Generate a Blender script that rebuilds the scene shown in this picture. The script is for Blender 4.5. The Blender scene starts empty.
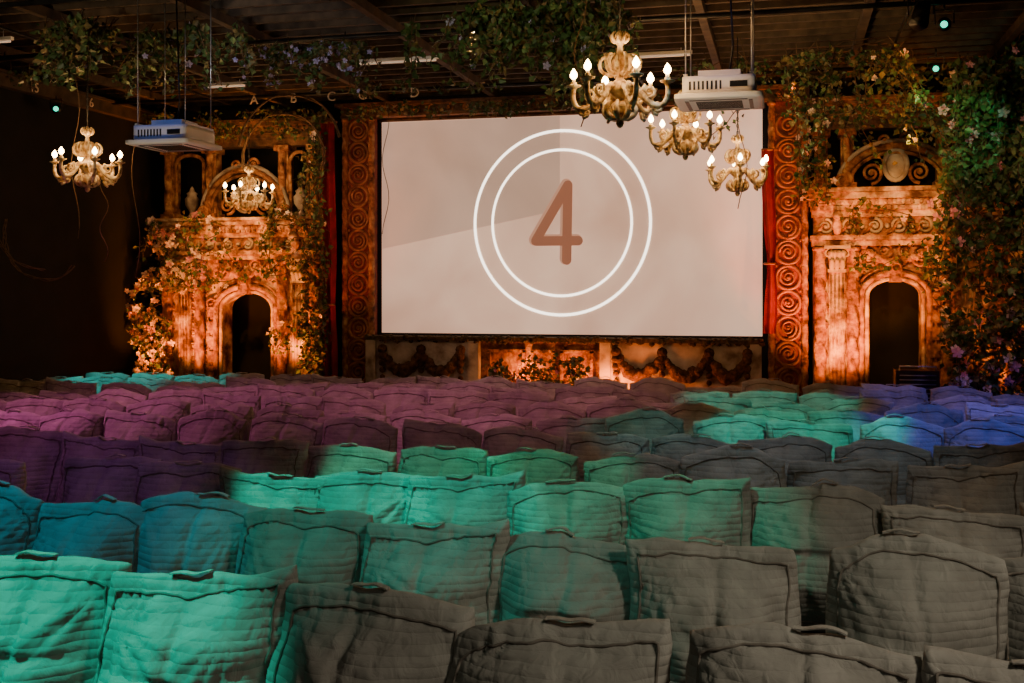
import bpy, math, random
from mathutils import Vector, Matrix, noise
R = random.Random(7)
S = bpy.context.scene
COL = S.collection
pi = math.pi

# ------------------------------------------------------------ mesh builder
class MB:
    def __init__(s): s.v=[]; s.f=[]; s.m=[]; s.s=[]
    def add(s, vs, fs, mat=0, smooth=False):
        o=len(s.v); s.v.extend([tuple(p) for p in vs])
        for f in fs:
            s.f.append([i+o for i in f]); s.m.append(mat); s.s.append(smooth)
    def box(s, x0,x1,y0,y1,z0,z1, mat=0):
        vs=[(x,y,z) for z in (z0,z1) for y in (y0,y1) for x in (x0,x1)]
        s.add(vs,[(0,2,3,1),(4,5,7,6),(0,1,5,4),(2,6,7,3),(0,4,6,2),(1,3,7,5)],mat)
    def cbox(s,c,d,mat=0):
        s.box(c[0]-d[0]/2,c[0]+d[0]/2,c[1]-d[1]/2,c[1]+d[1]/2,c[2]-d[2]/2,c[2]+d[2]/2,mat)
    def tube(s, path, r, n=6, mat=0, caps=True, closed=False):
        P=[Vector(p) for p in path]; N=len(P)
        if N<2: return
        rr = r if isinstance(r,(list,tuple)) else [r]*N
        vs=[]; prev=None
        for i in range(N):
            if closed: t=P[(i+1)%N]-P[i-1]
            else: t=P[min(i+1,N-1)]-P[max(i-1,0)]
            if t.length<1e-9: t=Vector((0,0,1))
            t.normalize()
            if prev is None:
                up=Vector((0,0,1)) if abs(t.z)<.9 else Vector((0,1,0))
                a=t.cross(up).normalized()
            else:
                a=prev-t*prev.dot(t)
                if a.length<1e-6: a=t.orthogonal()
                a.normalize()
            prev=a; b=t.cross(a)
            for k in range(n):
                an=2*pi*k/n
                vs.append(P[i]+(a*math.cos(an)+b*math.sin(an))*rr[i])
        fs=[]
        M=N if closed else N-1
        for i in range(M):
            j=(i+1)%N
            for k in range(n):
                k2=(k+1)%n
                fs.append((i*n+k,i*n+k2,j*n+k2,j*n+k))
        if caps and not closed:
            fs.append(tuple(range(n-1,-1,-1))); fs.append(tuple((N-1)*n+k for k in range(n)))
        s.add(vs,fs,mat,True)
    def lathe(s, prof, c=(0,0,0), n=16, mat=0, smooth=True):
        vs=[];fs=[]
        for r,z in prof:
            for k in range(n):
                a=2*pi*k/n; vs.append((c[0]+r*math.cos(a),c[1]+r*math.sin(a),c[2]+z))
        for i in range(len(prof)-1):
            for k in range(n):
                k2=(k+1)%n
                fs.append((i*n+k,i*n+k2,(i+1)*n+k2,(i+1)*n+k))
        s.add(vs,fs,mat,smooth)
    def poly(s, pts, y0,y1, mat=0):
        n=len(pts)
        vs=[(x,y0,z) for x,z in pts]+[(x,y1,z) for x,z in pts]
        fs=[tuple(range(n)),tuple(range(2*n-1,n-1,-1))]
        for i in range(n):
            j=(i+1)%n; fs.append((i,i+n,j+n,j))
        s.add(vs,fs,mat)
    def lattice(s,nu,nv,nw,fn,mat=0):
        idx={};vs=[];fs=[]
        def g(i,j,k):
            if (i,j,k) not in idx:
                idx[(i,j,k)]=len(vs); vs.append(fn(2*i/nu-1,2*j/nv-1,2*k/nw-1))
            return idx[(i,j,k)]
        for i in range(nu):
            for j in range(nv):
                fs.append((g(i,j,0),g(i,j+1,0),g(i+1,j+1,0),g(i+1,j,0)))
                fs.append((g(i,j,nw),g(i+1,j,nw),g(i+1,j+1,nw),g(i,j+1,nw)))
        for i in range(nu):
            for k in range(nw):
                fs.append((g(i,0,k),g(i+1,0,k),g(i+1,0,k+1),g(i,0,k+1)))
                fs.append((g(i,nv,k),g(i,nv,k+1),g(i+1,nv,k+1),g(i+1,nv,k)))
        for j in range(nv):
            for k in range(nw):
                fs.append((g(0,j,k),g(0,j,k+1),g(0,j+1,k+1),g(0,j+1,k)))
                fs.append((g(nu,j,k),g(nu,j+1,k),g(nu,j+1,k+1),g(nu,j,k+1)))
        s.add(vs,fs,mat,True)
    def mesh(s,name,mats,origin=(0,0,0)):
        me=bpy.data.meshes.new(name)
        ox,oy,oz=origin
        me.from_pydata([(a-ox,b-oy,c-oz) for a,b,c in s.v],[],s.f)
        for m in mats: me.materials.append(m)
        me.polygons.foreach_set('material_index',s.m)
        me.polygons.foreach_set('use_smooth',s.s)
        me.update(); return me
    def obj(s,name,mats,origin=(0,0,0),parent=None):
        o=bpy.data.objects.new(name,s.mesh(name,mats,origin)); COL.objects.link(o)
        o.location=origin
        if parent: o.parent=parent; 
        return o

# ------------------------------------------------------------ materials
def newmat(name):
    m=bpy.data.materials.new(name); m.use_nodes=True
    nt=m.node_tree; return m,nt,nt.nodes['Principled BSDF']
def ramp(nt,cols):
    r=nt.nodes.new('ShaderNodeValToRGB'); e=r.color_ramp.elements
    while len(e)<len(cols): e.new(.5)
    for i,(p,c) in enumerate(cols): e[i].position=p; e[i].color=(*c,1)
    return r
def surf(name,cols,scale=4,rough=.8,bump=.3,bscale=20,dist=.02,metal=0,detail=6,vor=False):
    m,nt,b=newmat(name); L=nt.links
    tc=nt.nodes.new('ShaderNodeTexCoord')
    n=nt.nodes.new('ShaderNodeTexNoise'); n.inputs['Scale'].default_value=scale; n.inputs['Detail'].default_value=detail
    L.new(tc.outputs['Object'],n.inputs['Vector'])
    r=ramp(nt,cols); L.new(n.outputs['Fac'],r.inputs['Fac']); L.new(r.outputs['Color'],b.inputs['Base Color'])
    b.inputs['Roughness'].default_value=rough; b.inputs['Metallic'].default_value=metal
    if bump:
        if vor:
            n2=nt.nodes.new('ShaderNodeTexVoronoi'); out=n2.outputs['Distance']
        else:
            n2=nt.nodes.new('ShaderNodeTexNoise'); n2.inputs['Detail'].default_value=5; out=n2.outputs['Fac']
        n2.inputs['Scale'].default_value=bscale; L.new(tc.outputs['Object'],n2.inputs['Vector'])
        bp=nt.nodes.new('ShaderNodeBump'); bp.inputs['Strength'].default_value=bump; bp.inputs['Distance'].default_value=dist
        L.new(out,bp.inputs['Height']); L.new(bp.outputs['Normal'],b.inputs['Normal'])
    return m
def emis(name,col,st):
    m,nt,b=newmat(name)
    b.inputs['Base Color'].default_value=(*col,1); b.inputs['Emission Color'].default_value=(*col,1)
    b.inputs['Emission Strength'].default_value=st; return m

M_black=surf('black_wall_paint',[(.3,(.003,.003,.004)),(.7,(.008,.0075,.0075))],3,.95,.1,30)
M_floor=surf('dark_carpet',[(.3,(.02,.017,.015)),(.7,(.035,.03,.028))],20,.95,.3,200)
M_ceil=surf('ceiling_board',[(.3,(.013,.009,.007)),(.7,(.034,.024,.017))],3,.9,.2,20)
M_beam=surf('ceiling_joist_wood',[(.3,(.03,.019,.012)),(.7,(.095,.062,.039))],5,.8,.2,30)
M_stone=surf('weathered_plaster',[(.34,(.09,.03,.012)),(.48,(.42,.22,.11)),(.64,(.84,.64,.44))],4.5,.85,1.0,14,.04)
M_stone2=surf('carved_terracotta',[(.32,(.06,.02,.01)),(.5,(.36,.14,.055)),(.7,(.66,.38,.18))],7,.8,1.0,18,.04)
M_pale=surf('flaking_whitewash',[(.34,(.16,.11,.08)),(.5,(.46,.39,.32)),(.72,(.66,.59,.5))],3.0,.85,.6,12,.03)
M_darkwood=surf('dark_carved_wood',[(.3,(.03,.014,.008)),(.5,(.14,.065,.032)),(.75,(.32,.17,.085))],6,.6,.9,25,.02)
M_red=surf('red_gilded_panel',[(.3,(.07,.008,.003)),(.5,(.24,.03,.012)),(.75,(.38,.09,.03))],7,.6,.6,25,.02)
M_gilt=surf('aged_gilt',[(.3,(.15,.05,.02)),(.6,(.45,.19,.08))],8,.45,.5,30,.01,.2)
M_velvet=surf('red_velvet',[(.3,(.16,.003,.005)),(.7,(.36,.005,.011))],5,.8,.1,40)
M_moss=surf('moss',[(.3,(.02,.013,.006)),(.5,(.075,.05,.02)),(.75,(.16,.11,.045))],14,.95,1,30,.04)
M_mossb=surf('dried_moss_garland',[(.3,(.03,.014,.006)),(.5,(.10,.045,.02)),(.75,(.2,.10,.045))],14,.95,1,30,.04)
M_cream=surf('cream_painted_wood',[(.34,(.16,.08,.02)),(.47,(.62,.43,.2)),(.62,(.92,.8,.55))],16,.4,.6,40,.008)
M_metal=surf('black_metal',[(.3,(.02,.02,.02)),(.7,(.05,.05,.05))],5,.4,0,1,0,.8)
M_steel=surf('steel_rod',[(.3,(.3,.3,.32)),(.7,(.5,.5,.52))],5,.35,0,1,0,.8)
M_white=surf('white_plastic',[(.3,(.66,.65,.62)),(.7,(.78,.77,.74))],3,.45,.05,30)
M_bulb=emis('candle_bulb_glow',(1,.62,.24),50)
M_tube=emis('batten_glow',(1,.8,.6),.3)
M_tealglow=emis('teal_lens_glow',(.0,1,.6),2.0)
M_leafA=surf('ivy_leaf_green',[(.3,(.016,.038,.01)),(.5,(.045,.09,.026)),(.72,(.12,.185,.06))],5,.5,0)
M_leafB=surf('dry_leaf_olive',[(.3,(.045,.032,.01)),(.5,(.12,.092,.033)),(.72,(.24,.19,.07))],5,.6,0)
M_stem=surf('vine_bark',[(.3,(.05,.03,.015)),(.7,(.15,.09,.05))],12,.9,0)
M_petalW=surf('blush_petal',[(.3,(.75,.48,.44)),(.7,(.9,.78,.7))],9,.7,0)
M_petalP=surf('pink_petal',[(.3,(.5,.16,.26)),(.7,(.75,.38,.45))],9,.7,0)
M_petalL=surf('lilac_petal',[(.3,(.25,.22,.5)),(.7,(.5,.48,.75))],9,.7,0)

def fabric():
    m,nt,b=newmat('ribbed_upholstery_fabric'); L=nt.links
    tc=nt.nodes.new('ShaderNodeTexCoord')
    oi=nt.nodes.new('ShaderNodeObjectInfo')
    n=nt.nodes.new('ShaderNodeTexNoise'); n.inputs['Scale'].default_value=5; n.inputs['Detail'].default_value=8
    L.new(tc.outputs['Object'],n.inputs['Vector'])
    r=ramp(nt,[(.3,(.27,.245,.22)),(.7,(.42,.385,.35))]); L.new(n.outputs['Fac'],r.inputs['Fac'])
    hs=nt.nodes.new('ShaderNodeHueSaturation')
    mr=nt.nodes.new('ShaderNodeMapRange'); mr.inputs['To Min'].default_value=.75; mr.inputs['To Max'].default_value=1.12
    L.new(oi.outputs['Random'],mr.inputs['Value']); L.new(mr.outputs['Result'],hs.inputs['Value'])
    L.new(r.outputs['Color'],hs.inputs['Color']); L.new(hs.outputs['Color'],b.inputs['Base Color'])
    b.inputs['Roughness'].default_value=.9
    w=nt.nodes.new('ShaderNodeTexWave'); w.wave_type='BANDS'; w.bands_direction='Z'
    w.inputs['Scale'].default_value=8.0; w.inputs['Distortion'].default_value=1.0; w.inputs['Detail'].default_value=1
    w.inputs['Detail Scale'].default_value=1.0
    L.new(tc.outputs['Object'],w.inputs['Vector'])
    pw=nt.nodes.new('ShaderNodeMath'); pw.operation='POWER'; pw.inputs[1].default_value=.3
    L.new(w.outputs['Fac'],pw.inputs[0])
    b1=nt.nodes.new('ShaderNodeBump'); b1.inputs['Strength'].default_value=.42; b1.inputs['Distance'].default_value=.009
    L.new(pw.outputs[0],b1.inputs['Height'])
    n2=nt.nodes.new('ShaderNodeTexNoise'); n2.inputs['Scale'].default_value=7; n2.inputs['Detail'].default_value=3
    n2.inputs['Distortion'].default_value=.8
    mp=nt.nodes.new('ShaderNodeMapping'); mp.inputs['Scale'].default_value=(1.8,1.8,.8)
    L.new(tc.outputs['Object'],mp.inputs['Vector']); L.new(mp.outputs['Vector'],n2.inputs['Vector'])
    b2=nt.nodes.new('ShaderNodeBump'); b2.inputs['Strength'].default_value=.45; b2.inputs['Distance'].default_value=.04
    L.new(n2.outputs['Fac'],b2.inputs['Height']); L.new(b1.outputs['Normal'],b2.inputs['Normal'])
    n3=nt.nodes.new('ShaderNodeTexNoise'); n3.inputs['Scale'].default_value=220
    L.new(tc.outputs['Object'],n3.inputs['Vector'])
    b3=nt.nodes.new('ShaderNodeBump'); b3.inputs['Strength'].default_value=.3; b3.inputs['Distance'].default_value=.002
    L.new(n3.outputs['Fac'],b3.inputs['Height']); L.new(b2.outputs['Normal'],b3.inputs['Normal'])
    L.new(b3.outputs['Normal'],b.inputs['Normal'])
    return m
M_fab=fabric()
M_pipe=surf('seam_piping',[(.3,(.16,.13,.11)),(.7,(.26,.22,.19))],10,.9,.1,60)

# ------------------------------------------------------------ room shell
XL,XR,YB,YF,ZC=-11.6,4.3,-3.0,19.0,5.9
def slab(name,x0,x1,y0,y1,z0,z1,mat):
    mb=MB(); c=((x0+x1)/2,(y0+y1)/2,z0); mb.box(x0,x1,y0,y1,z0,z1); return mb.obj(name,[mat],c)
slab('floor',XL-.2,XR+.2,YB-.2,YF+.2,-.2,0,M_floor)
slab('ceiling',XL-.2,XR+.2,YB-.2,YF+.2,ZC,ZC+.2,M_ceil)
slab('wall_front',XL,XR,YF,YF+.2,0,ZC,M_black)
slab('wall_rear',XL,XR,YB-.2,YB,0,ZC,M_black)
slab('wall_left',XL-.2,XL,YB,YF,0,ZC,M_black)
slab('wall_right',XR,XR+.2,YB,YF,0,ZC,M_black)

mb=MB()
y=1.0
while y<18.7:
    mb.box(XL+.02,XR-.02,y,y+.06,ZC-.2,ZC-.002,0); y+=.40
x=XL+.8
while x<XR-.3:
    mb.box(x,x+.1,1,18.7,ZC-.32,ZC-.2,0); x+=1.95
mb.obj('ceiling_joists',[M_beam],(-3.6,10,ZC))
mb=MB()
for yy,zz in ((10.6,5.45),(13.2,5.5),(17.0,5.52)):
    mb.tube([(XL+.1,yy,zz),(XR-.1,yy,zz)],.03,8,0)
    for k in range(9):
        xx=XL+1+k*1.7; mb.tube([(xx,yy,zz),(xx,yy,ZC-.325)],.012,5,0)
for xx in (-9.5,-2.2,1.4):
    mb.tube([(xx,9,5.52),(xx,17.6,5.52)],.022,8,0)
mb.obj('lighting_pipe_grid',[M_metal],(-3.6,13,5.5))
mb=MB(); mb.box(XL+.01,XL+.16,6,18.6,5.33,5.52,0); mb.box(XL+.01,XL+.22,6,18.6,5.52,5.56,0)
mb.obj('trim_1',[M_beam],(XL,12,5.4))
def sign(txt,loc,rot,size,mat):
    cu=bpy.data.curves.new('letter_sign','FONT'); cu.body=txt; cu.size=size; cu.extrude=.006; cu.align_x='CENTER'
    o=bpy.data.objects.new('letter_sign',cu); COL.objects.link(o); o.location=loc; o.rotation_euler=rot
    cu.materials.append(mat); return o
M_let=surf('signwriting_paint',[(.3,(.7,.55,.42)),(.7,(.8,.66,.5))],3,.7,0)
for t,xx in (('A',-8.7),('B',-7.98),('C',-7.3),('C',-6.75),('D',-5.85)):
    sign(t,(xx,16.93,5.38),(pi/2,0,0),.22,M_let)
sign('15',(XL+.18,14.9,5.35),(pi/2,0,pi/2),.22,M_let); sign('16',(XL+.18,16.3,5.35),(pi/2,0,pi/2),.22,M_let)
for i,(a,b,c,L) in enumerate(((-10.0,12.1,5.42,.8),(-5.3,14.6,5.44,1.2),(-1.7,15.2,5.46,.9),(-8.6,15.8,5.46,.7),(1.1,12.2,5.45,.8))):
    mb=MB(); mb.box(a-L/2,a+L/2,b-.03,b+.03,c+.03,c+.07,0); mb.tube([(a-L/2+.03,b,c+.01),(a+L/2-.03,b,c+.01)],.014,8,1)
    mb.tube([(a-L/3,b,c+.07),(a-L/3,b,ZC-.325)],.006,4,0); mb.tube([(a+L/3,b,c+.07),(a+L/3,b,ZC-.325)],.006,4,0)
    mb.obj('batten_light',[M_white,M_tube],(a,b,c))

# ------------------------------------------------------------ screen
scr=bpy.data.objects.new('projection_screen',None); COL.objects.link(scr); scr.location=(-3.69,18.5,3.37)
SX0,SX1,SZ0,SZ1=-7.0,-.38,1.49,5.24
def emsurf(name,c1,c2,st,scale=.35):
    m,nt,b=newmat(name); L=nt.links
    tc=nt.nodes.new('ShaderNodeTexCoord'); n=nt.nodes.new('ShaderNodeTexNoise'); n.inputs['Scale'].default_value=scale
    n.inputs['Detail'].default_value=5; n.inputs['Distortion'].default_value=.6
    L.new(tc.outputs['Object'],n.inputs['Vector']); r=ramp(nt,[(.33,c1),(.66,c2)])
    L.new(n.outputs['Fac'],r.inputs['Fac']); L.new(r.outputs['Color'],b.inputs['Emission Color'])
    b.inputs['Base Color'].default_value=(.4,.35,.3,1); b.inputs['Emission Strength'].default_value=st; return m
M_s1=emsurf('projected_cream',(.62,.33,.22),(.92,.56,.38),1.0,.5)
M_s2=emsurf('projected_shade',(.46,.27,.19),(.64,.39,.275),.9,.5)
M_s3=emis('projected_ring_white',(1,.88,.74),3.8)
M_s4=emis('projected_digit',(.36,.14,.08),.7)
M_s5=emis('projected_digit_shadow',(.54,.28,.18),.85)
def part(mb,name,mats):
    o=mb.obj(name,mats,(-3.69,18.5,3.37)); o.parent=scr; o.location=(0,0,0); return o
mb=MB(); mb.box(SX0,SX1,18.48,18.52,SZ0,SZ1); part(mb,'screen_fabric',[M_s1])
cx,cz=-3.74,3.40
def flat(pts,yv):
    mb=MB(); mb.poly(pts,yv,yv+.003); return mb
part(flat([(SX0+.01,2.98),(cx-.02,3.62),(cx-.02,SZ1-.01),(SX0+.01,SZ1-.01)],18.474),'sweep_wedge',[M_s2])
def ring(r0,r1,yv):
    mb=MB();n=128;vs=[];fs=[]
    for k in range(n):
        a=2*pi*k/n
        for r in (r0,r1): vs.append((cx+.97*r*math.cos(a),yv,cz+r*math.sin(a)))
    for k in range(n):
        j=(k+1)%n; fs.append((2*k,2*k+1,2*j+1,2*j))
    mb.add(vs,fs); return mb
part(ring(1.555,1.60,18.468),'ring_outer',[M_s3]); part(ring(1.23,1.27,18.468),'ring_inner',[M_s3])
def stroke(mb,a,b,w,yv):
    a=Vector(a);b=Vector(b);d=(b-a).normalized();n=Vector((-d.y,d.x));pts=[]
    for k in range(9):
        an=pi/2+pi*k/8; pts.append(a+(d*math.cos(an)+n*math.sin(an))*w)
    for k in range(9):
        an=-pi/2+pi*k/8; pts.append(b+(d*math.cos(an)+n*math.sin(an))*w)
    mb.poly([(p.x,p.y) for p in pts],yv,yv+.001)
def digit(dx,dz,yv,w,name,mat):
    mb=MB(); B=Vector((cx+dx,cz+dz))
    P=lambda x,z:(B.x+x,B.y+z)
    stroke(mb,P(.12,.64),P(.10,-.64),w,yv); stroke(mb,P(.12,.64),P(-.44,-.30),w,yv-.001); stroke(mb,P(-.44,-.31),P(.30,-.31),w,yv-.002)
    part(mb,name,[mat])
digit(-.03,.02,18.466,.095,'digit_shadow',M_s5); digit(0,0,18.462,.082,'digit_four',M_s4)
mb=MB(); mb.tube([(SX0-.05,18.52,SZ1+.03),(SX1+.05,18.52,SZ1+.03)],.035,8)
part(mb,'screen_batten',[M_darkwood])

# ------------------------------------------------------------ ornament helpers
def rope(mb,x,y,z0,z1,r,mat=0,n=20,tw=14,lobes=3,amp=.2):
    N=max(8,int((z1-z0)/.035)); vs=[];fs=[]
    for i in range(N+1):
        z=z0+(z1-z0)*i/N
        for k in range(n):
            a=2*pi*k/n; rr=r*(1-amp+amp*2*abs(math.sin((lobes*a+z*tw)/2)))
            vs.append((x+rr*math.cos(a),y+rr*math.sin(a),z))
    for i in range(N):
        for k in range(n):
            k2=(k+1)%n; fs.append((i*n+k,i*n+k2,(i+1)*n+k2,(i+1)*n+k))
    mb.add(vs,fs,mat,True)
    for zz in (z0,z1-.06):
        mb.lathe([(0,0),(r*1.3,0),(r*1.45,.03),(r*1.3,.06),(0,.06)],(x,y,zz),14,mat)
def spiral(mb,x,z,y,R0,turns,dirn,r,mat=0,a0=0,n=26):
    p=[];rr=[]
    for i in range(n):
        t=i/(n-1); rad=R0*(1-.85*t); a=a0+dirn*turns*2*pi*t
        p.append((x+rad*math.cos(a),y,z+rad*math.sin(a))); rr.append(r*(1-.4*t))
    mb.tube(p,rr,6,mat); mb.lathe([(0,-r*1.3),(r*1.3,-r*.6),(r*1.5,0),(r*1.3,r*.6),(0,r*1.3)],(x,y,z),8,mat)
def swag(mb,x0,x1,y,z,sag,r,mat=0,drops=True,n=30):
    for i in range(n):
        t=i/(n-1); s=4*t*(1-t)
        px=x0+(x1-x0)*t; pz=z-sag*s
        q=r*(.6+.6*s)*R.uniform(.75,1.2)
        mb.lathe([(0,-q),(q*.75,-q*.65),(q,0),(q*.75,q*.65),(0,q)],(px+R.uniform(-.3,.3)*r,y+R.uniform(-.3,.3)*r,pz+R.uniform(-.4,.4)*r),7,mat)
    if drops:
        for xx in (x0,x1):
            for k in range(6):
                q=r*(1.1-k*.13); mb.lathe([(0,-q),(q*.8,-q*.6),(q,0),(q*.8,q*.6),(0,q)],(xx,y,z+.04-k*r*1.5),7,mat)
def pilaster(mb,x,y,w,z0,z1,mat=0,cap=1):
    mb.box(x-w/2-.04,x+w/2+.04,y-.13,y+.05,z0,z0+.28,mat); mb.box(x-w/2-.02,x+w/2+.02,y-.11,y+.05,z0+.28,z0+.36,mat)
    mb.box(x-w/2,x+w/2,y-.06,y+.05,z0+.36,z1-.42,mat)
    k=4
    for i in range(k):
        xx=x-w/2+w*(i+.5)/k; mb.tube([(xx,y-.06,z0+.4),(xx,y-.06,z1-.46)],w/k*.36,8,mat)
    zc=z1-.42
    mb.box(x-w/2-.02,x+w/2+.02,y-.1,y+.05,zc,zc+.05,cap)
    for row,(zz,h) in enumerate(((zc+.04,.17),(zc+.14,.2))):
        for i in range(3+row):
            xx=x-w/2+w*(i+.5)/(3+row)
            p=[(xx,y-.07,zz),(xx,y-.11,zz+h*.5),(xx,y-.16-.03*row,zz+h*.9),(xx,y-.19-.03*row,zz+h*.82)]
            mb.tube(p,[.035,.05,.035,.015],6,cap)
    for d in (-1,1): spiral(mb,x+d*w*.48,zc+.30,y-.12,.075,1.3,-d,.022,cap,pi/2)
    mb.box(x-w/2-.08,x+w/2+.08,y-.2,y+.05,z1-.05,z1,cap)
def cornice(mb,x0,x1,y,z0,h,mat=0,dent=True):
    for i,(a,b,d) in enumerate(((0,.22,.06),(.22,.4,.1),(.4,.62,.15),(.62,.85,.25),(.85,1,.3))):
        mb.box(x0-d*.5,x1+d*.5,y-d,y+.1,z0+h*a,z0+h*b,mat)
    if dent:
        x=x0
        while x<x1: mb.box(x,x+.055,y-.15,y,z0+h*.24,z0+h*.38,mat); x+=.1
        x=x0
        while x<x1-.04:
            mb.lathe([(0,-.05),(.03,-.03),(.035,0),(.02,.03),(0,.035)],(x+.04,y-.18,z0+h*.52),8,mat); x+=.13

def facade(name,X0,X1,d0,d1,dtop,zc,zf,zk,zu,zt,ropes,pils,y=18.25):
    mb=MB(); r=(d1-d0)/2; dm=(d0+d1)/2; sp=dtop-r*.62
    pts=[(X0,0),(X0,zc),(X1,zc),(X1,0),(d1,0),(d1,sp)]
    for k in range(1,16):
        a=pi*k/16; pts.append((dm+r*math.cos(a),sp+r*.62*math.sin(a)))
    pts+= [(d0,sp),(d0,0)]
    mb.poly(pts,y,y+.35,0)
    for off,rr,yy in ((.03,.035,-.02),(.12,.05,-.05),(.21,.03,-.02)):
        p=[(d0-off,y+yy,0),(d0-off,y+yy,sp)]
        for k in range(1,20):
            a=pi-pi*k/20; p.append((dm+(r+off)*math.cos(a),y+yy,sp+(r*.62+off)*math.sin(a)))
        p+=[(d1+off,y+yy,sp),(d1+off,y+yy,0)]
        mb.tube(p,rr,8,1 if off>.1 else 0)
    z=.1
    while z<sp-.1:
        for s_,xx in ((-1,d0-.2),(1,d1+.2)): mb.cbox((xx,y-.03,z+.12),(.14,.1,.2),1)
        z+=.27
    z=.5
    while z<zc-.3:
        x=X0+.15
        while x<X1-.1:
            if not(d0-.35<x<d1+.35 and z<dtop+.35):
                spiral(mb,x,z,y-.02,.085,1.4,1 if int(x*7)%2 else -1,.02,1,R.uniform(0,6))
            x+=.23
        z+=.24
    mb.cbox((dm,y-.08,dtop+.12),(.18,.22,.3),1); spiral(mb,dm,dtop+.2,y-.2,.08,1.5,1,.02,1)
    zz=(dtop+zc)/2+.08
    for d in (-1,1):
        spiral(mb,dm+d*(r+.02),zz+.02,y-.05,.19,1.8,d,.035,1,pi/2)
        spiral(mb,dm+d*(r*.42),zz+.12,y-.05,.13,1.6,-d,.03,1,-pi/2)
        spiral(mb,dm+d*(r+.22),sp+.1,y-.04,.11,1.5,-d,.026,1)
    swag(mb,d0-.08,d1+.08,y-.1,zc-.05,.22,.055,1)
    for x in ropes: rope(mb,x,y-.1,.25,zc-.02,.085,1)
    for x in ropes: mb.box(x-.12,x+.12,y-.22,y+.05,0,.25,0)
    for x in pils: pilaster(mb,x,y-.02,.24,0,zc,0,2)
    mb.box(X0-.03,X1+.03,y-.16,y+.3,zc,zc+.09,0); mb.box(X0-.05,X1+.05,y-.2,y+.3,zc+.09,zc+.16,0)
    mb.box(X0,X1,y-.1,y+.3,zc+.16,zf,1)
    n=int((X1-X0)/.36); st=(X1-X0)/n; h=(zf-zc-.16)
    for i in range(n):
        xx=X0+st*(i+.5); q=min(.15,h*.42)
        spiral(mb,xx,zc+.16+h/2,y-.13,q,1.7,1 if i%2 else -1,.026,2,pi/2)
        mb.tube([(xx-st/2,y-.12,zc+.18),(xx-st*.25,y-.15,zc+.16+h*.3),(xx,y-.12,zf-.03)],[.012,.03,.012],5,1)
        mb.lathe([(0,-.045),(.035,-.03),(.045,0),(.035,.03),(0,.045)],(xx+st/2,y-.12,zc+.16+h/2),8,2)
    cornice(mb,X0,X1,y-.08,zf,zk-zf,0)
    for x in list(pils):
        mb.tube([(x,y-.12,zc+.16),(x,y-.24,zc+.3),(x,y-.2,zf-.02),(x,y-.32,zf+.03)],[.05,.08,.06,.08],8,0)
    # attic: framed niches with an arched, scrolled pediment over the door axis
    px=[X0+.12,dm-.72,dm+.72,X1-.12]
    for x in px:
        mb.box(x-.1,x+.1,y-.02,y+.2,zk,zu,1); rope(mb,x,y-.07,zk+.08,zu-.05,.06,1)
        mb.box(x-.14,x+.14,y-.12,y+.24,zk,zk+.1,1); mb.box(x-.14,x+.14,y-.12,y+.24,zu-.1,zu,1)
    aw=.78; ah=(zu-zk)*.62
    for off,rr,mt in ((0,.055,1),(.09,.035,2),(-.09,.03,1)):
        mb.tube([(dm+(aw+off)*math.cos(pi-pi*k/24),y-.1,zk+.06+(ah+off)*math.sin(pi-pi*k/24)) for k in range(25)],rr,8,mt)
    for d in (-1,1):
        spiral(mb,dm+d*(aw+.02),zk+.14,y-.14,.15,1.8,d,.035,1,pi/2)
        spiral(mb,dm+d*.36,zk+.24,y-.06,.17,1.8,-d,.03,1,-pi/2)
        spiral(mb,dm+d*.16,zk+ah+.16,y-.1,.12,1.6,d,.028,1)
    mb.tube([(dm+.17*math.cos(k*pi/10),y-.1,zk+.36+.24*math.sin(k*pi/10)) for k in range(20)],.04,7,2,closed=True)
    vs=[(dm,y-.16,zk+.36)]+[(dm+.16*math.cos(k*pi/10),y-.08,zk+.36+.23*math.sin(k*pi/10)) for k in range(20)]
    mb.add(vs,[(0,1+k,1+(k+1)%20) for k in range(20)],2,True)
    for i in (0,2):
        a,b=px[i]+.14,px[i+1]-.14
        if b-a>.3:
            mb.tube([(a,y-.02,zk+.12),(a,y-.02,zu-.28)]+[((a+b)/2-(b-a)/2*math.cos(pi*k/12),y-.02,zu-.28+.16*math.sin(pi*k/12)) for k in range(13)]+[(b,y-.02,zu-.28),(b,y-.02,zk+.12)],.035,7,1)
            mb.lathe([(.03,0),(.09,.03),(.05,.08),(.04,.12),(.12,.24),(.13,.36),(.08,.42),(.1,.46),(.05,.5),(.03,.56),(0,.6)],((a+b)/2,y+.05,zk+.02),12,2)
    mb.box(X0,X1,y-.04,y+.25,zu,zu+.14,3)
    cornice(mb,X0-.02,X1+.02,y-.02,zu+.14,zt-zu-.14,3)
    o=mb.obj(name,[M_stone,M_stone2,M_pale,M_darkwood],((X0+X1)/2,y,0)); return o
facade('carved_stone_portal',-11.2,-8.05,-10.0,-9.03,2.2,2.8,3.2,3.55,4.85,5.3,
       [-11.08,-10.42,-8.78,-8.15],[-10.74,-8.47])
facade('carved_stone_portal',.42,3.75,1.27,2.05,2.4,2.95,3.4,3.85,4.8,5.28,
       [.52,1.02,2.42,3.2],[.78,2.75,3.5])

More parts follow.
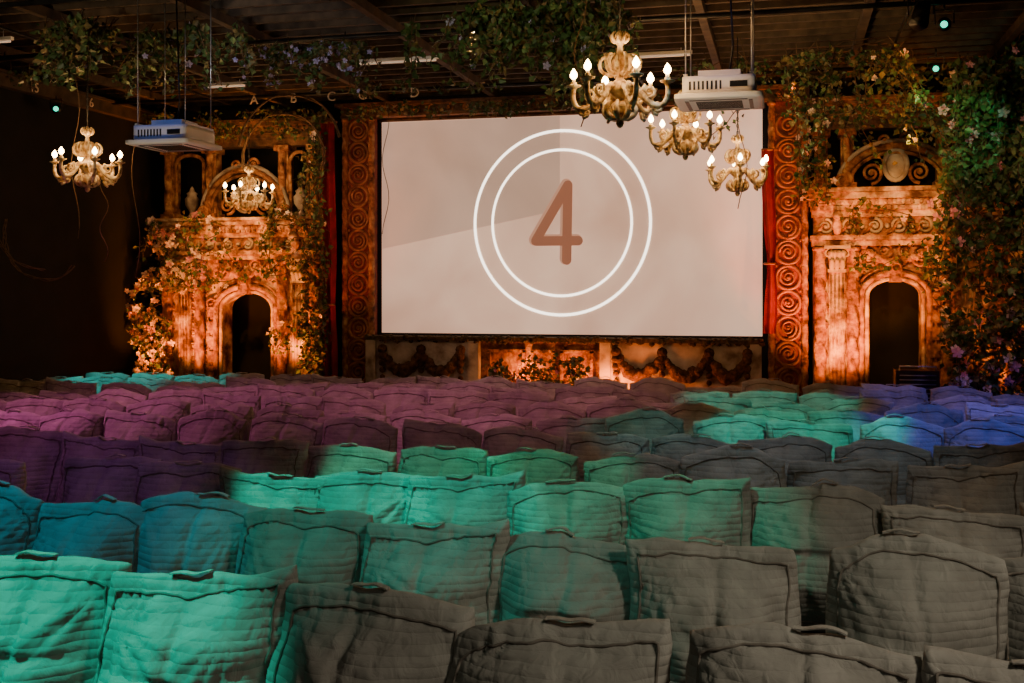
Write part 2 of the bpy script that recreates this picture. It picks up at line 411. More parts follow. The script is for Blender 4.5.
def scrollpanel(x0,x1):
    mb=MB(); y=18.34
    mb.box(x0,x1,y,y+.12,0,5.3,0); xm=(x0+x1)/2; R0=(x1-x0)/2-.12
    z=.4;i=0
    while z<5.1:
        mb.tube([(xm+R0*math.cos(a*pi/12),y-.02,z+R0*math.sin(a*pi/12)) for a in range(24)],.028,6,1,closed=True)
        spiral(mb,xm,z,y-.03,R0*.75,1.8,1 if i%2 else -1,.022,1,pi*i*.5)
        for s_ in (-1,1):
            mb.lathe([(0,-.03),(.03,0),(0,.03)],(xm+s_*R0,y-.02,z+R0),6,1)
        z+=R0*2+.03;i+=1
    rope(mb,x0+.05,y-.03,0,5.3,.05,2,14,26); rope(mb,x1-.05,y-.03,0,5.3,.05,2,14,26)
    mb.obj('scrollwork_panel',[M_red,M_gilt,M_stone2],(xm,y,0))
scrollpanel(-7.68,-7.08); scrollpanel(-.28,.34)
mb=MB(); mb.box(-7.72,.36,18.3,18.6,5.31,5.36,0); mb.box(-7.72,.36,18.34,18.6,5.36,5.5,0); mb.box(-7.8,.36,18.22,18.6,5.5,5.56,0)
for i in range(25): 
    x=-7.55+i*.31; spiral(mb,x,5.43,18.32,.07,1.5,1 if i%2 else -1,.018,1,pi/2)
mb.obj('carved_lintel',[M_darkwood,M_stone2],(-3.7,18.4,5.3))
def curtain(x0,x1,y,z0,z1):
    mb=MB();vs=[];fs=[];n=60;m=30
    for i in range(n+1):
        u=i/n
        for j in range(m+1):
            v=j/m; pinch=1-.35*math.exp(-((v-.38)/.12)**2)
            xm=(x0+x1)/2
            vs.append((xm+(u-.5)*(x1-x0)*pinch+.03*math.sin(v*5),y+.055*math.sin(u*(x1-x0)*46+v*1.6)*(1-.3*v),z0+(z1-z0)*v))
    for i in range(n):
        for j in range(m):
            a=i*(m+1)+j; fs.append((a,a+m+1,a+m+2,a+1))
    mb.add(vs,fs,0,True); mb.tube([(x0-.03,y,z1),(x1+.03,y,z1)],.02,8,1)
    mb.tube([((x0+x1)/2+(x1-x0)*.38*math.cos(a*pi/8),y+.08*math.sin(a*pi/8),z0+(z1-z0)*.38) for a in range(16)],.02,6,1,closed=True)
    o=mb.obj('velvet_curtain',[M_velvet,M_gilt],((x0+x1)/2,y,z0)); return o
curtain(-7.98,-7.68,18.0,.02,5.2)
curtain(-.36,-.16,18.1,1.55,4.5)

# ------------------------------------------------------------ stage front under the screen
mb=MB(); yf=17.9
PX0=-7.02
mb.box(PX0,-5.05,yf,yf+.3,.0,1.39,0); mb.box(-2.95,-.40,yf,yf+.3,0,1.39,0)
mb.box(-5.05,-2.95,yf+.1,yf+.3,0,1.39,1)
for a,b in ((-4.9,-4.25),(-4.15,-3.75),(-3.65,-3.1)):
    for z in (.45,1.20): mb.box(a,b,yf+.04,yf+.12,z,z+.05,1)
    for x in (a,b-.05): mb.box(x,x+.05,yf+.04,yf+.12,.45,1.24,1)
    for k in range(3): spiral(mb,a+(b-a)*(.2+.3*k),.82,yf+.07,.1,1.5,1 if k%2 else -1,.02,2)
for x in (PX0+.05,-5.12,-2.88,-.47):
    mb.box(x-.09,x+.09,yf-.06,yf+.1,0,1.39,0)
for a,b in ((PX0,-5.05),(-2.95,-.40)):
    mb.box(a,b,yf-.05,yf+.1,0,.22,0)
mb.box(PX0-.05,-.36,yf-.07,yf+.45,1.39,1.455,3)
for a,b in ((-6.75,-6.05),(-6.05,-5.35),(-2.7,-1.95),(-1.95,-1.2),(-1.2,-.6)):
    swag(mb,a,b,yf-.05,1.2,.34,.08,4,True,44)
for i in range(420):
    x=R.uniform(PX0-.05,-.36); q=R.uniform(.02,.055)
    mb.lathe([(0,-q),(q,-q*.3),(q*.8,q*.5),(0,q*.8)],(x,R.uniform(yf-.08,yf+.2),1.44+R.uniform(-.07,.02)),6,3)
mb.obj('stage_front',[M_pale,M_stone2,M_gilt,M_moss,M_mossb],(-3.8,yf,0))

# ------------------------------------------------------------ foliage
def leaf(mb,p,s,mat):
    d=Vector((R.gauss(0,1),R.gauss(0,1),R.gauss(-.4,1))); d.normalize()
    w=d.orthogonal(); w.rotate(Matrix.Rotation(R.uniform(0,2*pi),3,d)); w.normalize(); n=d.cross(w)
    b=Vector(p)
    mb.add([b,b+d*s*.35+w*s*.42+n*s*.12,b+d*s,b+d*s*.35-w*s*.42+n*s*.12],[(0,1,2),(0,2,3)],mat,False)
def flower(mb,p,s,mat):
    b=Vector(p); ax=Vector((R.gauss(0,.5),-1+R.gauss(0,.4),R.gauss(.2,.4))).normalized()
    w=ax.orthogonal().normalized(); o=ax.cross(w); vs=[b];fs=[]
    for ring_,(rr,h,off) in enumerate(((1,.15,0),(.6,.45,.6))):
        for k in range(5):
            a=2*pi*k/5+off; i=len(vs)
            for da,r2,hh in ((-.5,.7,h*.6),(0,1,h),(.5,.7,h*.6)):
                vs.append(b+(w*math.cos(a+da)+o*math.sin(a+da))*s*rr*r2+ax*s*hh)
            fs.append((0,i,i+1,i+2))
    mb.add(vs,fs,mat)
def foliage(name,strands,dens,ls,spread,fp=0,fs_=.07,fm=(3,),dry=.25,stem=.007,origin=None):
    mb=MB()
    for st in strands:
        if len(st)<2: continue
        mb.tube(st,stem,4,2)
        for a,b in zip(st[:-1],st[1:]):
            a=Vector(a);b=Vector(b);c=(b-a).length*dens; c=int(c)+(1 if R.random()<c%1 else 0)
            for _ in range(c):
                p=a.lerp(b,R.random())+Vector((R.gauss(0,spread),R.gauss(0,spread),R.gauss(0,spread)))
                if p.y>18.85: p.y=18.85
                if p.z>ZC-.45: p.z=ZC-.45-R.random()*.1
                if p.x<XL+.13: p.x=XL+.13
                if R.random()<fp: flower(mb,p,fs_*R.uniform(.6,1.2),R.choice(fm))
                else: leaf(mb,p,ls*R.uniform(.6,1.3),1 if R.random()<dry else 0)
    o=strands[0][0] if origin is None else origin
    return mb.obj(name,[M_leafA,M_leafB,M_stem,M_petalW,M_petalP,M_petalL],tuple(o))
def hang(cx,cy,zt,rx,ry,L0,L1,n,sway=.08):
    out=[]
    for _ in range(n):
        x=cx+R.uniform(-rx,rx);y=cy+R.uniform(-ry,ry);z=zt;L=R.uniform(L0,L1);k=max(3,int(L/.12));st=[]
        dx=R.uniform(-sway,sway);dy=R.uniform(-sway,sway)
        for i in range(k+1):
            st.append((x,y,z)); z-=L/k; x+=dx*.3+R.gauss(0,.02); y+=dy*.3+R.gauss(0,.02)
        out.append(st)
    return out
def wander(x0,x1,y0,y1,z0,z1,n,k=10,step=.16):
    out=[]
    for _ in range(n):
        p=Vector((R.uniform(x0,x1),R.uniform(y0,y1),R.uniform(z0,z1)));st=[tuple(p)]
        d=Vector((R.gauss(0,1),R.gauss(0,.4),R.gauss(0,1))).normalized()
        for i in range(k):
            d=(d+Vector((R.gauss(0,.5),R.gauss(0,.3),R.gauss(-.1,.5)))).normalized(); p=p+d*step
            p=Vector((min(max(p.x,x0),x1),min(max(p.y,y0),y1),min(max(p.z,z0),z1))); st.append(tuple(p))
        out.append(st)
    return out
T=ZC-.33
foliage('hanging_ivy',hang(-8.35,11.6,T,.45,.3,.3,1.05,20,.3),58,.085,.05)
foliage('hanging_ivy',hang(-7.2,12.2,T,.7,.4,.3,1.0,24,.3),54,.085,.05,.02,.05,(5,),origin=(-7.2,12,T))
foliage('hanging_wisteria',hang(-6.1,13.4,T,.75,.3,.2,.75,26,.3),58,.08,.06,.12,.045,(5,),origin=(-6.3,13.6,T))
foliage('hanging_ivy',hang(-4.4,12.6,T,.08,.1,.4,.8,3),50,.08,.04,origin=(-4.4,12.6,T))
foliage('hanging_ivy',hang(-2.8,12.3,T,1.0,.45,.2,.85,50,.35)+hang(-2.6,12.4,T,.5,.3,.7,1.2,12,.1)+wander(-3.7,-1.9,11.9,12.7,5.0,T,12),62,.09,.06,.008,.05,(5,),origin=(-2.9,12.9,T))
foliage('hanging_ivy',hang(-10.2,14.2,T,.8,.7,.1,.35,12),40,.08,.05,origin=(-10.2,14.2,T))
foliage('hanging_ivy',hang(-5.8,16.2,T,1.4,.5,.1,.3,16,.3),36,.08,.05,origin=(-5.8,16.2,T))
foliage('hanging_ivy',hang(-.6,16.0,T,1.0,.6,.1,.3,14,.3),36,.08,.05,origin=(-.6,15.6,T))
# right side climbing mass
foliage('hanging_ivy',hang(.75,15.5,T,.8,.5,.3,1.9,17,.4)+wander(.0,1.7,15.1,16.0,4.6,T,12),34,.085,.06,.006,.06,(3,),.45,origin=(.75,15.5,T))
foliage('climbing_vine',wander(2.3,3.3,16.3,17.0,1.6,T,52,12)+wander(1.6,2.6,16.4,16.9,4.5,T,14,10)+hang(2.8,16.6,T,.6,.4,1.0,3.4,18),44,.10,.08,.018,.09,(3,4,4),.3,origin=(2.6,16.9,0))
foliage('climbing_vine',wander(2.4,3.5,16.8,17.4,.3,2.3,22,12)+wander(2.05,2.6,17.3,17.7,1.4,2.9,8,8),38,.10,.08,.05,.08,(3,3,4),.4,origin=(2.9,17.3,0))
foliage('hanging_ivy',wander(2.9,4.0,14.6,16.2,3.6,T,36,12),46,.11,.08,.008,.08,(4,),.15,origin=(3.4,15.4,T))
# left portal
foliage('climbing_rose',wander(-11.2,-9.9,17.55,17.9,2.3,3.5,20,10)+wander(-11.35,-10.95,17.5,17.9,.3,2.4,16),40,.085,.06,.20,.08,(3,3,4),.5,origin=(-11,17.7,0))
foliage('climbing_vine',wander(-10.3,-9.4,17.6,17.9,2.4,3.6,5,8)+wander(-8.9,-8.1,17.6,17.9,2.5,4.1,12,9)+wander(-8.75,-8.5,17.7,17.9,1.2,2.4,3),34,.08,.05,.05,.06,(3,),.55,origin=(-9.2,17.8,0))
foliage('climbing_vine',wander(-8.16,-7.84,17.65,17.85,.2,5.3,36,12),40,.09,.04,.01,.05,(3,),.4,origin=(-8.1,17.9,0))
foliage('climbing_vine',wander(-11.2,-8.1,17.65,17.8,5.0,5.4,16,10),36,.08,.05,0,.05,(3,),.4,origin=(-9.6,17.7,5.3))
foliage('climbing_vine',wander(-7.6,.1,17.85,18.1,5.3,5.45,30,9),36,.08,.04,0,.05,(3,),.5,origin=(-5,18,5.3))
foliage('climbing_vine',wander(.2,.6,17.6,17.9,3.6,5.2,10,10)+wander(1.0,1.9,17.5,17.85,2.6,3.6,5,8),34,.085,.05,.03,.06,(3,),.4,origin=(.4,18,3.6))
foliage('potted_shrub',wander(-4.6,-3.2,17.2,17.6,.4,1.1,26,8),44,.09,.06,.02,.05,(4,),.3,origin=(-3.9,17.5,0))
foliage('potted_shrub',wander(2.4,3.2,16.7,17.1,.2,1.9,14,10),38,.11,.07,.08,.09,(3,4),.4,origin=(2.8,16.9,0))
def hoop(cx,cy,cz,r,a0,a1,th=.02):
    mb=MB()
    for q in range(3):
        mb.tube([(cx+(r+.02*math.sin(7*a+q*2))*math.cos(a),cy+.02*math.cos(9*a+q*2),cz+(r+.02*math.cos(6*a+q))*math.sin(a)) for a in [a0+(a1-a0)*i/60 for i in range(61)]],th*.6,5)
    mb.obj('twig_hoop',[M_stem],(cx,cy,cz))
hoop(-8.3,17.2,4.5,.75,-.3,pi+.3); hoop(-7.9,16.6,4.55,.9,.2,pi-.1)
hoop(-9.5,12.6,3.0,.62,pi*.9,pi*1.75,.01)
hoop(-9.2,12.2,3.3,.8,pi*1.0,pi*1.5,.008)
for x,y,z0,z1 in ((-8.75,12.2,2.9,5.5),(-8.2,12.0,2.6,3.6),(-7.95,12.3,2.4,5.5),(-1.9,10.3,3.8,5.5),(-6.6,17.6,3.2,5.5),(-.55,14.5,3.3,5.5)):
    mb=MB(); mb.tube([(x+.06*math.sin(i*.7+x),y,z1+(z0-z1)*i/16) for i in range(17)],.006,4); mb.obj('vine_tendril',[M_stem],(x,y,z1))

# ------------------------------------------------------------ chandeliers
def bez(p,n=14):
    out=[]
    for i in range(n):
        t=i/(n-1); k=len(p)-1; x=z=0
        for j,(a,b) in enumerate(p):
            c=math.comb(k,j)*t**j*(1-t)**(k-j); x+=a*c; z+=b*c
        out.append((x,z))
    return out
def chand_mesh():
    mb=MB()
    mb.lathe([(0,-.34),(.02,-.33),(.035,-.30),(.02,-.27),(.03,-.25),(.075,-.21),(.085,-.17),(.05,-.13),(.03,-.11),(.06,-.08),(.1,-.04),(.105,0),(.07,.03),(.035,.06),(.03,.10),(.055,.14),(.07,.19),(.055,.24),(.03,.28),(.02,.33),(.04,.36),(.042,.39),(.025,.42),(.012,.46),(0,.47)],(0,0,0),16,0)
    for k in range(8):
        a=2*pi*k/8; c,s_=math.cos(a),math.sin(a)
        mb.tube([(c*r,s_*r,z) for r,z in bez([(.03,-.27),(.16,-.26),(.15,-.15),(.08,-.12)],8)],[.012,.022,.026,.026,.024,.02,.016,.01],6,0)
        mb.tube([(c*r,s_*r,z) for r,z in bez([(.03,.36),(.08,.37),(.09,.43),(.045,.45)],8)],[.008,.012,.013,.013,.012,.01,.009,.006],6,0)
        mb.tube([(c*r,s_*r,z) for r,z in bez([(.06,.12),(.13,.15),(.12,.24),(.05,.27)],8)],[.01,.018,.02,.02,.018,.016,.012,.008],6,0)
    for k in range(6):
        a=2*pi*k/6+.3; c,s_=math.cos(a),math.sin(a)
        def rad(pts): return [(c*r,s_*r,z) for r,z in pts]
        arm=bez([(.07,-.02),(.16,.10),(.20,-.30),(.44,-.24),(.39,.01)],20)
        mb.tube(rad(arm),[.034-.014*i/19 for i in range(20)],8,0)
        sp=[(.245+.065*(1-.75*t/13)*math.cos(2+t*.75),-.055+.065*(1-.75*t/13)*math.sin(2+t*.75)) for t in range(14)]
        mb.tube(rad(sp),[.02-.0008*i for i in range(14)],6,0)
        sp=[(.31+.055*(1-.7*t/11)*math.cos(-1.5-t*.8),-.19+.055*(1-.7*t/11)*math.sin(-1.5-t*.8)) for t in range(12)]
        mb.tube(rad(sp),.016,6,0)
        up=bez([(.05,.10),(.19,.08),(.21,.25),(.10,.26)],12)
        mb.tube(rad(up),[.02-.0009*i for i in range(12)],6,0)
        ex,ez=arm[-1]; C=(c*ex,s_*ex,ez)
        mb.lathe([(.0,-.02),(.02,-.015),(.03,.0),(.06,.012),(.062,.02),(.03,.02),(.024,.035),(.026,.045)],C,12,0)
        mb.lathe([(.0,.02),(.015,.02),(.015,.07),(.0,.07)],C,8,0)
        mb.lathe([(.008,.07),(.028,.092),(.031,.112),(.018,.14),(.0,.165)],C,8,1)
    return mb
chm=chand_mesh().mesh('ornate_chandelier',[M_cream,M_bulb])
def lamp(name,typ,loc,energy,col,size=.1,target=None,cone=40,blend=.5):
    l=bpy.data.lights.new(name,typ); l.energy=energy; l.color=col
    if typ=='AREA': l.size=size
    else: l.shadow_soft_size=size
    if typ=='SPOT': l.spot_size=math.radians(cone); l.spot_blend=blend
    o=bpy.data.objects.new(name,l); COL.objects.link(o); o.location=loc
    if target is not None: o.rotation_euler=(Vector(target)-Vector(loc)).to_track_quat('-Z','Y').to_euler()
    return o
for i,(x,y,z,sc) in enumerate(((-8.26,11.75,3.78,1),(-8.7,16.75,3.86,1),(-1.35,9.15,3.95,1.02),(-1.12,12.7,4.08,1.02),(-.62,14.7,3.82,1.02))):
    o=bpy.data.objects.new('ornate_chandelier',chm); COL.objects.link(o); o.location=(x,y,z); o.scale=(sc,)*3; o.rotation_euler=(0,0,i*.35)
    mb=MB(); mb.tube([(0,0,.46),(0,0,(ZC-.33-z)/sc)],.006,5,0)
    n=int(((ZC-.2-z)/sc-.46)/.05)
    for k in range(min(n,12)):
        zz=.48+k*.045; mb.tube([(.014*math.cos(a*pi/4)*(k%2),.014*math.cos(a*pi/4)*(1-k%2),zz+.026*math.sin(a*pi/4)) for a in range(8)],.004,4,0,closed=True)
    c=mb.obj('suspension_chain',[M_metal]); c.parent=o
    lamp('chandelier_lamp','POINT',(x,y,z+.18),70,(1,.52,.19),.35)

# ------------------------------------------------------------ ceiling projectors
def projector(x,y,z,rot,s=1):
    mb=MB(); w=.92
    mb.lattice(16,4,16,lambda u,v,q:(u*w/2*(1-.04*abs(q)**8),q*w/2*(1-.04*abs(u)**8),-.07+v*.035*(1-.3*max(abs(u),abs(q))**8)),0)
    mb.lattice(12,4,12,lambda u,v,q:(u*.38*(1-.03*abs(q)**8),q*.38*(1-.03*abs(u)**8),.05+v*.095),0)
    for sx in (-1,1):
        mb.box(-.3,.3,sx*.33-.02,sx*.33+.02,-.108,-.1,1)
        mb.box(sx*.33-.02,sx*.33+.02,-.3,.3,-.108,-.1,1)
    for i in range(11): mb.box(-.24,.24,-.24+i*.046,-.24+i*.046+.014,-.11,-.1,1)
    for i in range(8): mb.box(-.30+i*.045,-.30+i*.045+.02,-.386,-.37,.0,.09,1)
    mb.box(.12,.3,-.388,-.37,.02,.08,2)
    n=16;vs=[];fs=[]; d=.76
    prof=[(0,d/2-.02),(.08,d/2-.02),(.08,d/2+.09),(.068,d/2+.10),(.06,d/2+.05),(0,d/2+.05)]
    for r,yy in prof:
        for k in range(n): vs.append((.12+r*math.cos(2*pi*k/n),yy,.05+r*math.sin(2*pi*k/n)))
    for i in range(len(prof)-1):
        for k in range(n): fs.append((i*n+k,i*n+(k+1)%n,(i+1)*n+(k+1)%n,(i+1)*n+k))
    mb.add(vs,fs,2,True)
    h=.145
    for sx in (-.34,.34):
        mb.box(sx-.02,sx+.02,-.36,.36,h,h+.03,3)
        for sy in (-.32,.32): mb.tube([(sx,sy,h+.02),(sx,sy,(ZC-.33-z)/s)],.008,6,3)
    mb.box(-.22,.22,-.2,.2,h,h+.09,0)
    mb.tube([(.1,-.1,h+.05),(.14,-.12,.5),(.08,-.1,(ZC-.33-z)/s)],.012,6,2)
    o=mb.obj('ceiling_projector',[M_white,M_metal,M_metal,M_steel]); o.location=(x,y,z); o.rotation_euler=(0,0,rot); o.scale=(s,)*3
    return o
projector(-6.68,11.1,3.94,.0,.86)
projector(-.58,10.1,4.01,.0,.84)

# ------------------------------------------------------------ bean bag chairs
def bag_mesh(seed):
    rr=random.Random(seed); off=Vector((rr.uniform(0,50),rr.uniform(0,50),rr.uniform(0,50)))
    W,H,TT=.80,.75,.40
    e1,e2=rr.uniform(-.07,.025),rr.uniform(-.07,.025); slump=rr.uniform(-.06,.02); sk=rr.uniform(-.035,.035)
    cv=rr.uniform(.02,.045); chh=rr.uniform(.012,.035); cu0=rr.uniform(-.08,.08)
    cor=[(rr.choice((-1,1))*rr.uniform(.7,1.1),rr.uniform(.6,1.1),rr.uniform(13,20),rr.uniform(.010,.02)) for _ in range(2)]
    cor.append((rr.uniform(-.3,.3),-1.1,rr.uniform(12,18),rr.uniform(.008,.014)))
    def back(u,v,w):
        bl=(1-abs(u)**2.6)*(1-abs(v)**2.6)
        x=u*W/2*(.98+.02*v*v)*(1-.035*(u*u*max(v,0)**2)**2)
        z=v*H/2*(.985+.015*u*u)
        th=TT/2*(.36+.88*bl)*(1.25-.2*v)
        y=w*th
        x+=math.copysign(abs(u)**4,u)*(1-w*w)*.055
        z+=math.copysign(abs(v)**4,v)*(1-w*w)*.07
        cr=cv*math.exp(-((u-cu0)/.07)**2)*(1-abs(v)**6)+chh*math.exp(-((v-.15)/.07)**2)*(1-abs(u)**4)
        y-=w*cr*abs(w)
        z-=.014*math.exp(-((u-cu0)/.12)**2)*max(0,v)**4
        for (cu,cvv,fr,am) in cor:
            du,dv=u-cu,v-cvv; dd=math.hypot(du,dv); an=math.atan2(dv,du)
            y-=w*abs(w)*am*math.exp(-dd*1.1)*(1-abs(math.sin(an*fr*.5)))*2*min(1,dd*3)
        eg=max(abs(u),abs(v))**10
        y+=w*.006*eg*math.sin((u if abs(v)>abs(u) else v)*34+seed)*(1-eg*.3)
        if v>0: z+=(e1*max(0,u)**4+e2*max(0,-u)**4)*v - slump*(1-u*u)*v + sk*u*v
        y+=.08*v
        p=Vector((x,y+.25,z+.46))
        n1=noise.noise_vector(p*2.3+off)*.052; n2=noise.noise_vector(p*5.5+off)*.02; n3=noise.noise_vector(p*12+off)*.005
        return p+n1+n2+n3
    mb=MB(); mb.lattice(48,44,10,back,0)
    for w in (-1,1):
        per=[]
        for i in range(40): per.append((2*i/40-1,1))
        for i in range(40): per.append((1,1-2*i/40))
        for i in range(40): per.append((1-2*i/40,-1))
        for i in range(40): per.append((-1,-1+2*i/40))
        mb.tube([back(u,v,w)+Vector((0,w*.004,0)) for u,v in per],.007,6,1,closed=True)
    a0=rr.uniform(-.15,.15)
    pts=[back(a0-.24+.48*t/12,1,-.2)+Vector((0,0,.010+.014*math.sin(pi*t/12))) for t in range(13)]
    vs=[];fs=[]
    for p in pts:
        for dy,dz in ((-.02,0),(.02,0),(.02,.006),(-.02,.006)): vs.append(p+Vector((0,dy,dz)))
    for i in range(12):
        for k in range(4): fs.append((i*4+k,i*4+(k+1)%4,(i+1)*4+(k+1)%4,(i+1)*4+k))
    fs+= [(0,1,2,3),(48,51,50,49)]
    mb.add(vs,fs,0)
    def seat(u,v,w):
        x=u*.395*(1-.04*abs(w)**4)*(1-.05*abs(v)**4)+math.copysign(abs(u)**5,u)*(1-v*v)*.02
        y=.62+w*.37*(1-.05*abs(v)**4)
        z=.21+v*.2*(1-.10*abs(u)**4)*(1-.12*abs(w)**4)
        if v>0: z-=.05*math.exp(-((u*u+(w-.1)**2)/.35))*v
        p=Vector((x,y,z)); n=noise.noise_vector(p*3+off)*.03+noise.noise_vector(p*9+off)*.008
        q=p+n; q.z=max(q.z,.004); return q
    mb.lattice(18,8,18,seat,0)
    per=[(2*i/20-1,1) for i in range(20)]+[(1,1-2*i/20) for i in range(20)]+[(1-2*i/20,-1) for i in range(20)]+[(-1,-1+2*i/20) for i in range(20)]
    mb.tube([seat(u,1,w) for u,w in per],.008,6,1,closed=True)
    return mb.mesh('bean_bag_chair',[M_fab,M_pipe])
bags=[bag_mesh(200+i) for i in range(11)]
rows=[
 (4.20,-.085,[-5.25,-4.38,-3.50,-2.63,-1.78,-.90,.04,.93,1.8,2.65]),
 (5.75,-.06,[-6.7,-5.9,-5.12,-4.3,-3.55,-2.78,-1.98,-1.18,-.36,.62,1.46,2.3]),
 (7.3,-.03,[-8.1,-7.3,-6.45,-5.25,-4.5,-3.72,-3.0,-2.26,-1.46,-.68,.16,1.02,1.86,2.68]),
]
for i,(yy,st) in enumerate(((8.62,-9.45),(9.95,-9.9),(11.2,-10.45),(12.4,-10.9),(13.55,-10.75),(14.65,-11.0),(15.75,-10.9))):
    xs=[];x=st;k=0
    while x<3.8:
        xs.append(x); x+=.80; k+=1
        if k%2==0: x+=.05
    rows.append((yy,-.02 if i<2 else 0,xs))
cnt=0
for ri,(yy,sl,xs) in enumerate(rows):
    for j,x in enumerate(xs):
        o=bpy.data.objects.new('bean_bag_chair',R.choice(bags)); COL.objects.link(o)
        wsc=1.0 if ri else 1.06
        if ri>=3: wsc=.95
        o.location=(x,yy+sl*(x+1.5)+R.uniform(-.08,.08),0)
        o.rotation_euler=(0,0,R.uniform(-.10,.10))
        o.scale=(wsc*R.uniform(.95,.98)*(-1 if R.random()<.5 else 1),1,R.uniform(.94,1.05)); cnt+=1

# ------------------------------------------------------------ stage monitor, rocks, fixtures
mb=MB(); mb.box(1.55,2.15,16.9,17.3,.55,1.08,0)
for k in range(7): mb.tube([(1.6,16.885,.62+k*.065),(2.1,16.885,.62+k*.065)],.008,5,1)
for x in (1.62,2.08): mb.tube([(x,17.0,0),(x,17.0,.56)],.02,6,1); mb.tube([(x,17.2,0),(x,17.2,.56)],.02,6,1)
mb.tube([(1.6,16.9,1.08),(1.6,16.9,1.14),(2.1,16.9,1.14),(2.1,16.9,1.08)],.012,6,1)
mb.obj('speaker_cabinet',[M_metal,M_steel],(1.85,17.1,0))
def rock(x,y,z,s):
    mb=MB()
    def fn(u,v,w):
        p=Vector((u,v,w)).normalized(); return Vector((x,y,z+s*.5))+p*s*(.6+.35*noise.noise(p*1.6+Vector((x*9,y,z))))
    mb.lattice(8,8,8,fn,0)
    return mb.obj('plaster_boulder',[M_pale],(x,y,z))
for x,y,z,s in ((-5.7,17.25,.05,.62),(-5.0,17.2,.05,.6),(-2.65,17.2,.05,.5)): rock(x,y,z,s)
def stagelight(x,y,z,tgt,glow=None,zt=None,s=1):
    mb=MB(); d=(Vector(tgt)-Vector((x,y,z))).normalized(); a=Vector((x,y,z))
    q=d*.14*s
    mb.tube([a-q*1.3,a-q*1.2,a-q*.4,a+q],[.05*s,.075*s,.085*s,.1*s],14,0); mb.tube([a+q,a+q*1.02],[.05*s,.05*s],14,1)
    if zt:
        mb.tube([(x-.13*s,y,z),(x-.13*s,y,z+.16),(x+.13*s,y,z+.16),(x+.13*s,y,z)],.012,5,0); mb.tube([(x,y,z+.16),(x,y,zt)],.014,5,0)
    mb.obj('stage_spotlight',[M_metal,glow or M_metal],(x,y,z))
stagelight(-11.25,15.2,5.12,(-1,0,3.5),M_tealglow,5.33,.8)
stagelight(1.78,13.6,5.34,(0,2,2),M_tealglow,ZC-.33,.8); stagelight(2.0,16.1,5.3,(0,2,2),M_tealglow,ZC-.33,.8)
stagelight(-2.15,15.0,5.25,(-2,8,0),None,5.5); stagelight(1.4,12.5,5.2,(0,9,0),None,5.5)

def spot(loc,tgt,e,col,cone,blend=.6,size=.08):
    lamp('stage_or_fill_spot','SPOT',loc,e,col,size,tgt,cone,blend)
TEAL=(.0,1,.68); CY=(.0,.6,.85); BLUE=(.08,.16,1); MAG=(.78,.15,.46); AMB=(1,.24,.02); COOL=(.95,.86,.66)
# near left teal pools
spot((-4.9,2.8,5.5),(-3.45,4.3,.65),1500,TEAL,27,.5)
spot((-6.2,4.4,5.6),(-4.3,5.95,.7),600,CY,24,.6)
spot((-4.4,4.2,5.6),(-2.3,5.8,.65),430,(0,.9,.68),32,.8)
spot((-4.8,5.8,5.6),(-3.3,7.45,.8),1450,TEAL,17,.35)
spot((-3.2,5.9,5.6),(-2.25,7.4,.8),1000,TEAL,14,.4)
spot((-4.2,6.6,5.6),(-3.1,8.8,.8),750,(0,1,.55),19,.5)
spot((-3.0,6.8,5.6),(-1.9,8.75,.8),950,(0,1,.55),18,.5)
spot((-2.2,5.7,5.6),(-.9,7.4,.75),560,(0,1,.6),23,.6)
spot((-1.0,3.6,5.6),(-.5,5.9,.6),90,(.1,.85,.6),46,.9)
spot((-2.0,9.0,5.6),(-1.2,11.2,.8),200,(0,.8,.7),26,.8)
# purple wash
spot((-10.9,8.3,5.0),(-6.9,11.6,.8),760,MAG,50,.7)
spot((-8.8,7.5,5.5),(-8.2,12.0,.8),420,(.75,.14,.44),42,.7)
spot((-3.4,9.6,5.6),(-3.6,13.2,.8),400,(.88,.22,.42),52,.8)
spot((-5.8,5.2,5.6),(-5.8,7.6,.8),220,(.42,.12,.6),36)
spot((-8.6,5.0,5.5),(-7.8,8.6,.8),220,(.55,.12,.5),40)
spot((-3.6,7.2,5.6),(-3.4,10.2,.8),150,(.6,.16,.45),36,.8)
# far right turquoise and blue
spot((1.2,9.6,5.6),(.15,11.7,.8),950,TEAL,24,.4)
spot((.9,11.9,5.6),(-.2,14.2,.8),1000,(0,1,.7),26,.4)
spot((2.6,9.8,5.6),(2.3,12.0,.8),700,BLUE,40,.6)
spot((2.8,11.8,5.6),(2.6,14.8,.8),650,(.16,.16,1),40,.6)
spot((-.9,8.2,5.6),(-.2,10.0,.8),260,(.15,.42,.62),46,.8)
spot((-11.1,13.6,5.3),(-10.0,15.8,.8),1000,(0,.8,.75),32,.5)
# added neutral fill wash for the near right seats, not a stage fixture
spot((3.9,2.4,5.4),(.6,4.9,.5),620,COOL,56,1,.4)
spot((0,-1.8,5.5),(-1.6,4.4,.5),80,COOL,60,1,.5)
spot((3.9,5.4,5.5),(1.3,7.6,.5),190,COOL,52,1,.4)
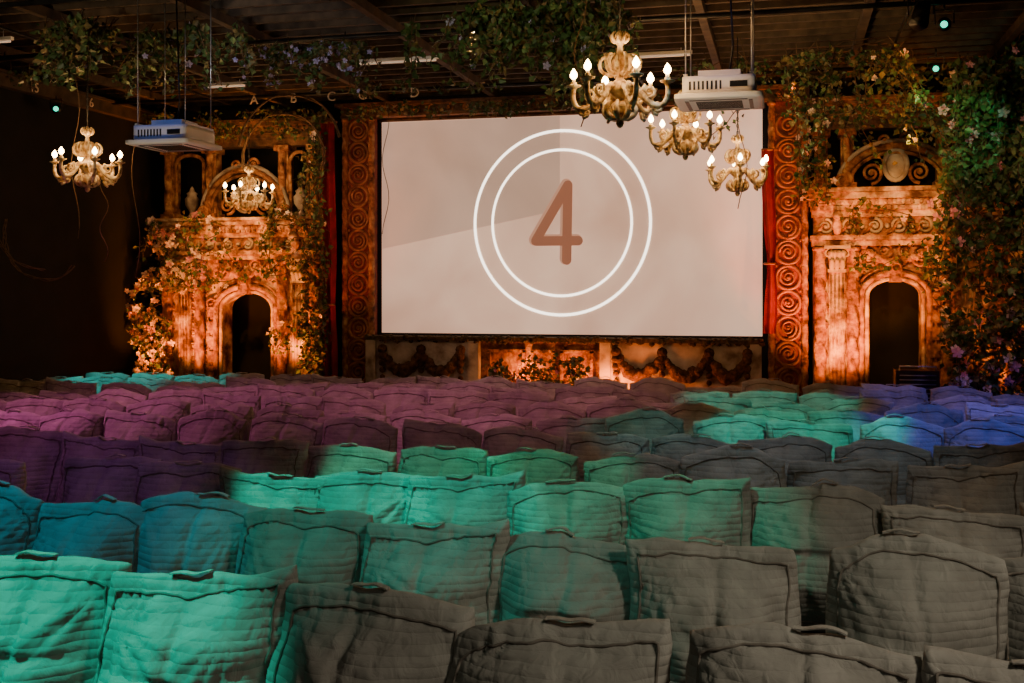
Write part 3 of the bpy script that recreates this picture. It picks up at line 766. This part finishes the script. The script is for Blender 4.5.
# portals
for x,y,z,tx,tz,e in ((-10.9,17.0,.3,-10.8,3.0,460),(-10.2,17.0,.3,-10.3,2.8,480),(-8.8,17.0,.3,-8.7,3.0,620),(-8.2,17.2,.3,-8.3,3.0,170),
                      (.7,17.0,.3,.7,2.8,620),(1.15,16.9,.3,1.2,3.2,540),(2.35,16.6,.3,2.2,3.2,560),(3.3,17.45,.3,3.2,3,160)):
    spot((x,y,z),(tx,18.25,tz),e,AMB,82,.8,.06)
    mb=MB(); mb.lathe([(0,0),(.09,0),(.1,.05),(.08,.16),(.07,.16),(.07,.12),(0,.12)],(x,y,0),12,0); mb.obj('floor_uplight',[M_metal],(x,y,0))
for x,y,z,tx,tz,e,c in ((-9.6,15.0,4.6,-9.7,2.6,560,46),(1.3,14.2,4.4,1.6,2.8,640,46),(-9.5,14.2,5.2,-9.6,4.5,110,50),(1.6,13.4,5.2,1.6,4.5,190,46)):
    spot((x,y,z),(tx,18.2,tz),e,(1,.38,.08),c,.8)
lamp('floor_glow_lamp','POINT',(-2.75,17.62,.68),46,(1,.2,.02),.06)
lamp('floor_glow_lamp','POINT',(-2.2,17.55,.68),20,(1,.2,.02),.06)
lamp('floor_glow_lamp','POINT',(-4.2,17.75,.9),24,(1,.25,.03),.06)
lamp('floor_glow_lamp','POINT',(-3.3,17.72,.8),18,(1,.25,.03),.06)
spot((-.1,16.6,.6),(.03,18.3,3.0),400,(1,.09,.015),50); spot((-7.6,16.4,.6),(-7.6,18.1,3),120,(1,.09,.015),44)
spot((.1,15.5,5.1),(.0,18.3,3.6),110,(1,.18,.04),34)
spot((-7.4,15.0,5.2),(-7.5,18.1,3.8),60,(1,.2,.06),34)
spot((-3.6,12.5,5.3),(-3.7,17.9,.8),380,(1,.6,.38),42)
# foliage lights
spot((1.4,13.0,5.2),(2.4,16.5,4.4),300,(.0,1,.4),24)
spot((1.9,11.6,4.6),(2.7,16.5,3.0),260,(1,.55,.3),34)
spot((-8.0,8.2,4.7),(-7.8,12.0,5.3),130,(1,.8,.5),60); spot((-5.8,9.8,4.7),(-6.2,13.6,5.3),100,(.8,.8,.8),50)  # added fill spots that lift the dark ceiling ivy, no such fixtures
spot((-3.2,7.8,4.8),(-2.8,12.0,5.3),220,(.9,.9,.5),50); spot((.3,11.0,4.6),(.7,15.5,5.0),200,(1,.66,.28),46)  # the first is added fill for the central ceiling ivy
spot((3.2,10.8,4.8),(3.3,15.4,4.6),90,(.4,.9,.6),40)  # added fill spot so the dark top-right vine shows green
spot((-6.9,9.7,5.3),(-6.68,11.1,4.1),30,(.12,.28,1),36); spot((-.8,9.0,5.5),(-.58,10.1,4.2),26,(.12,.28,1),34)
WARM=(1,.78,.54)
spot((-.6,8.6,3.0),(-.58,10.1,4.0),44,WARM,40); spot((-6.6,9.4,2.9),(-6.68,11.1,3.9),44,WARM,40)

# ------------------------------------------------------------ world + camera
w=bpy.data.worlds.new('dark_room'); S.world=w; w.use_nodes=True
w.node_tree.nodes['Background'].inputs[0].default_value=(.02,.018,.02,1); w.node_tree.nodes['Background'].inputs[1].default_value=.5
cam=bpy.data.cameras.new('camera'); co=bpy.data.objects.new('camera',cam); COL.objects.link(co)
co.location=(0,0,2.25); co.rotation_euler=(pi/2,0,math.radians(14))
cam.sensor_width=36; cam.lens=1100/1024*36; cam.shift_y=-51.5/1024; cam.clip_end=100
S.camera=co
print('bags',cnt)
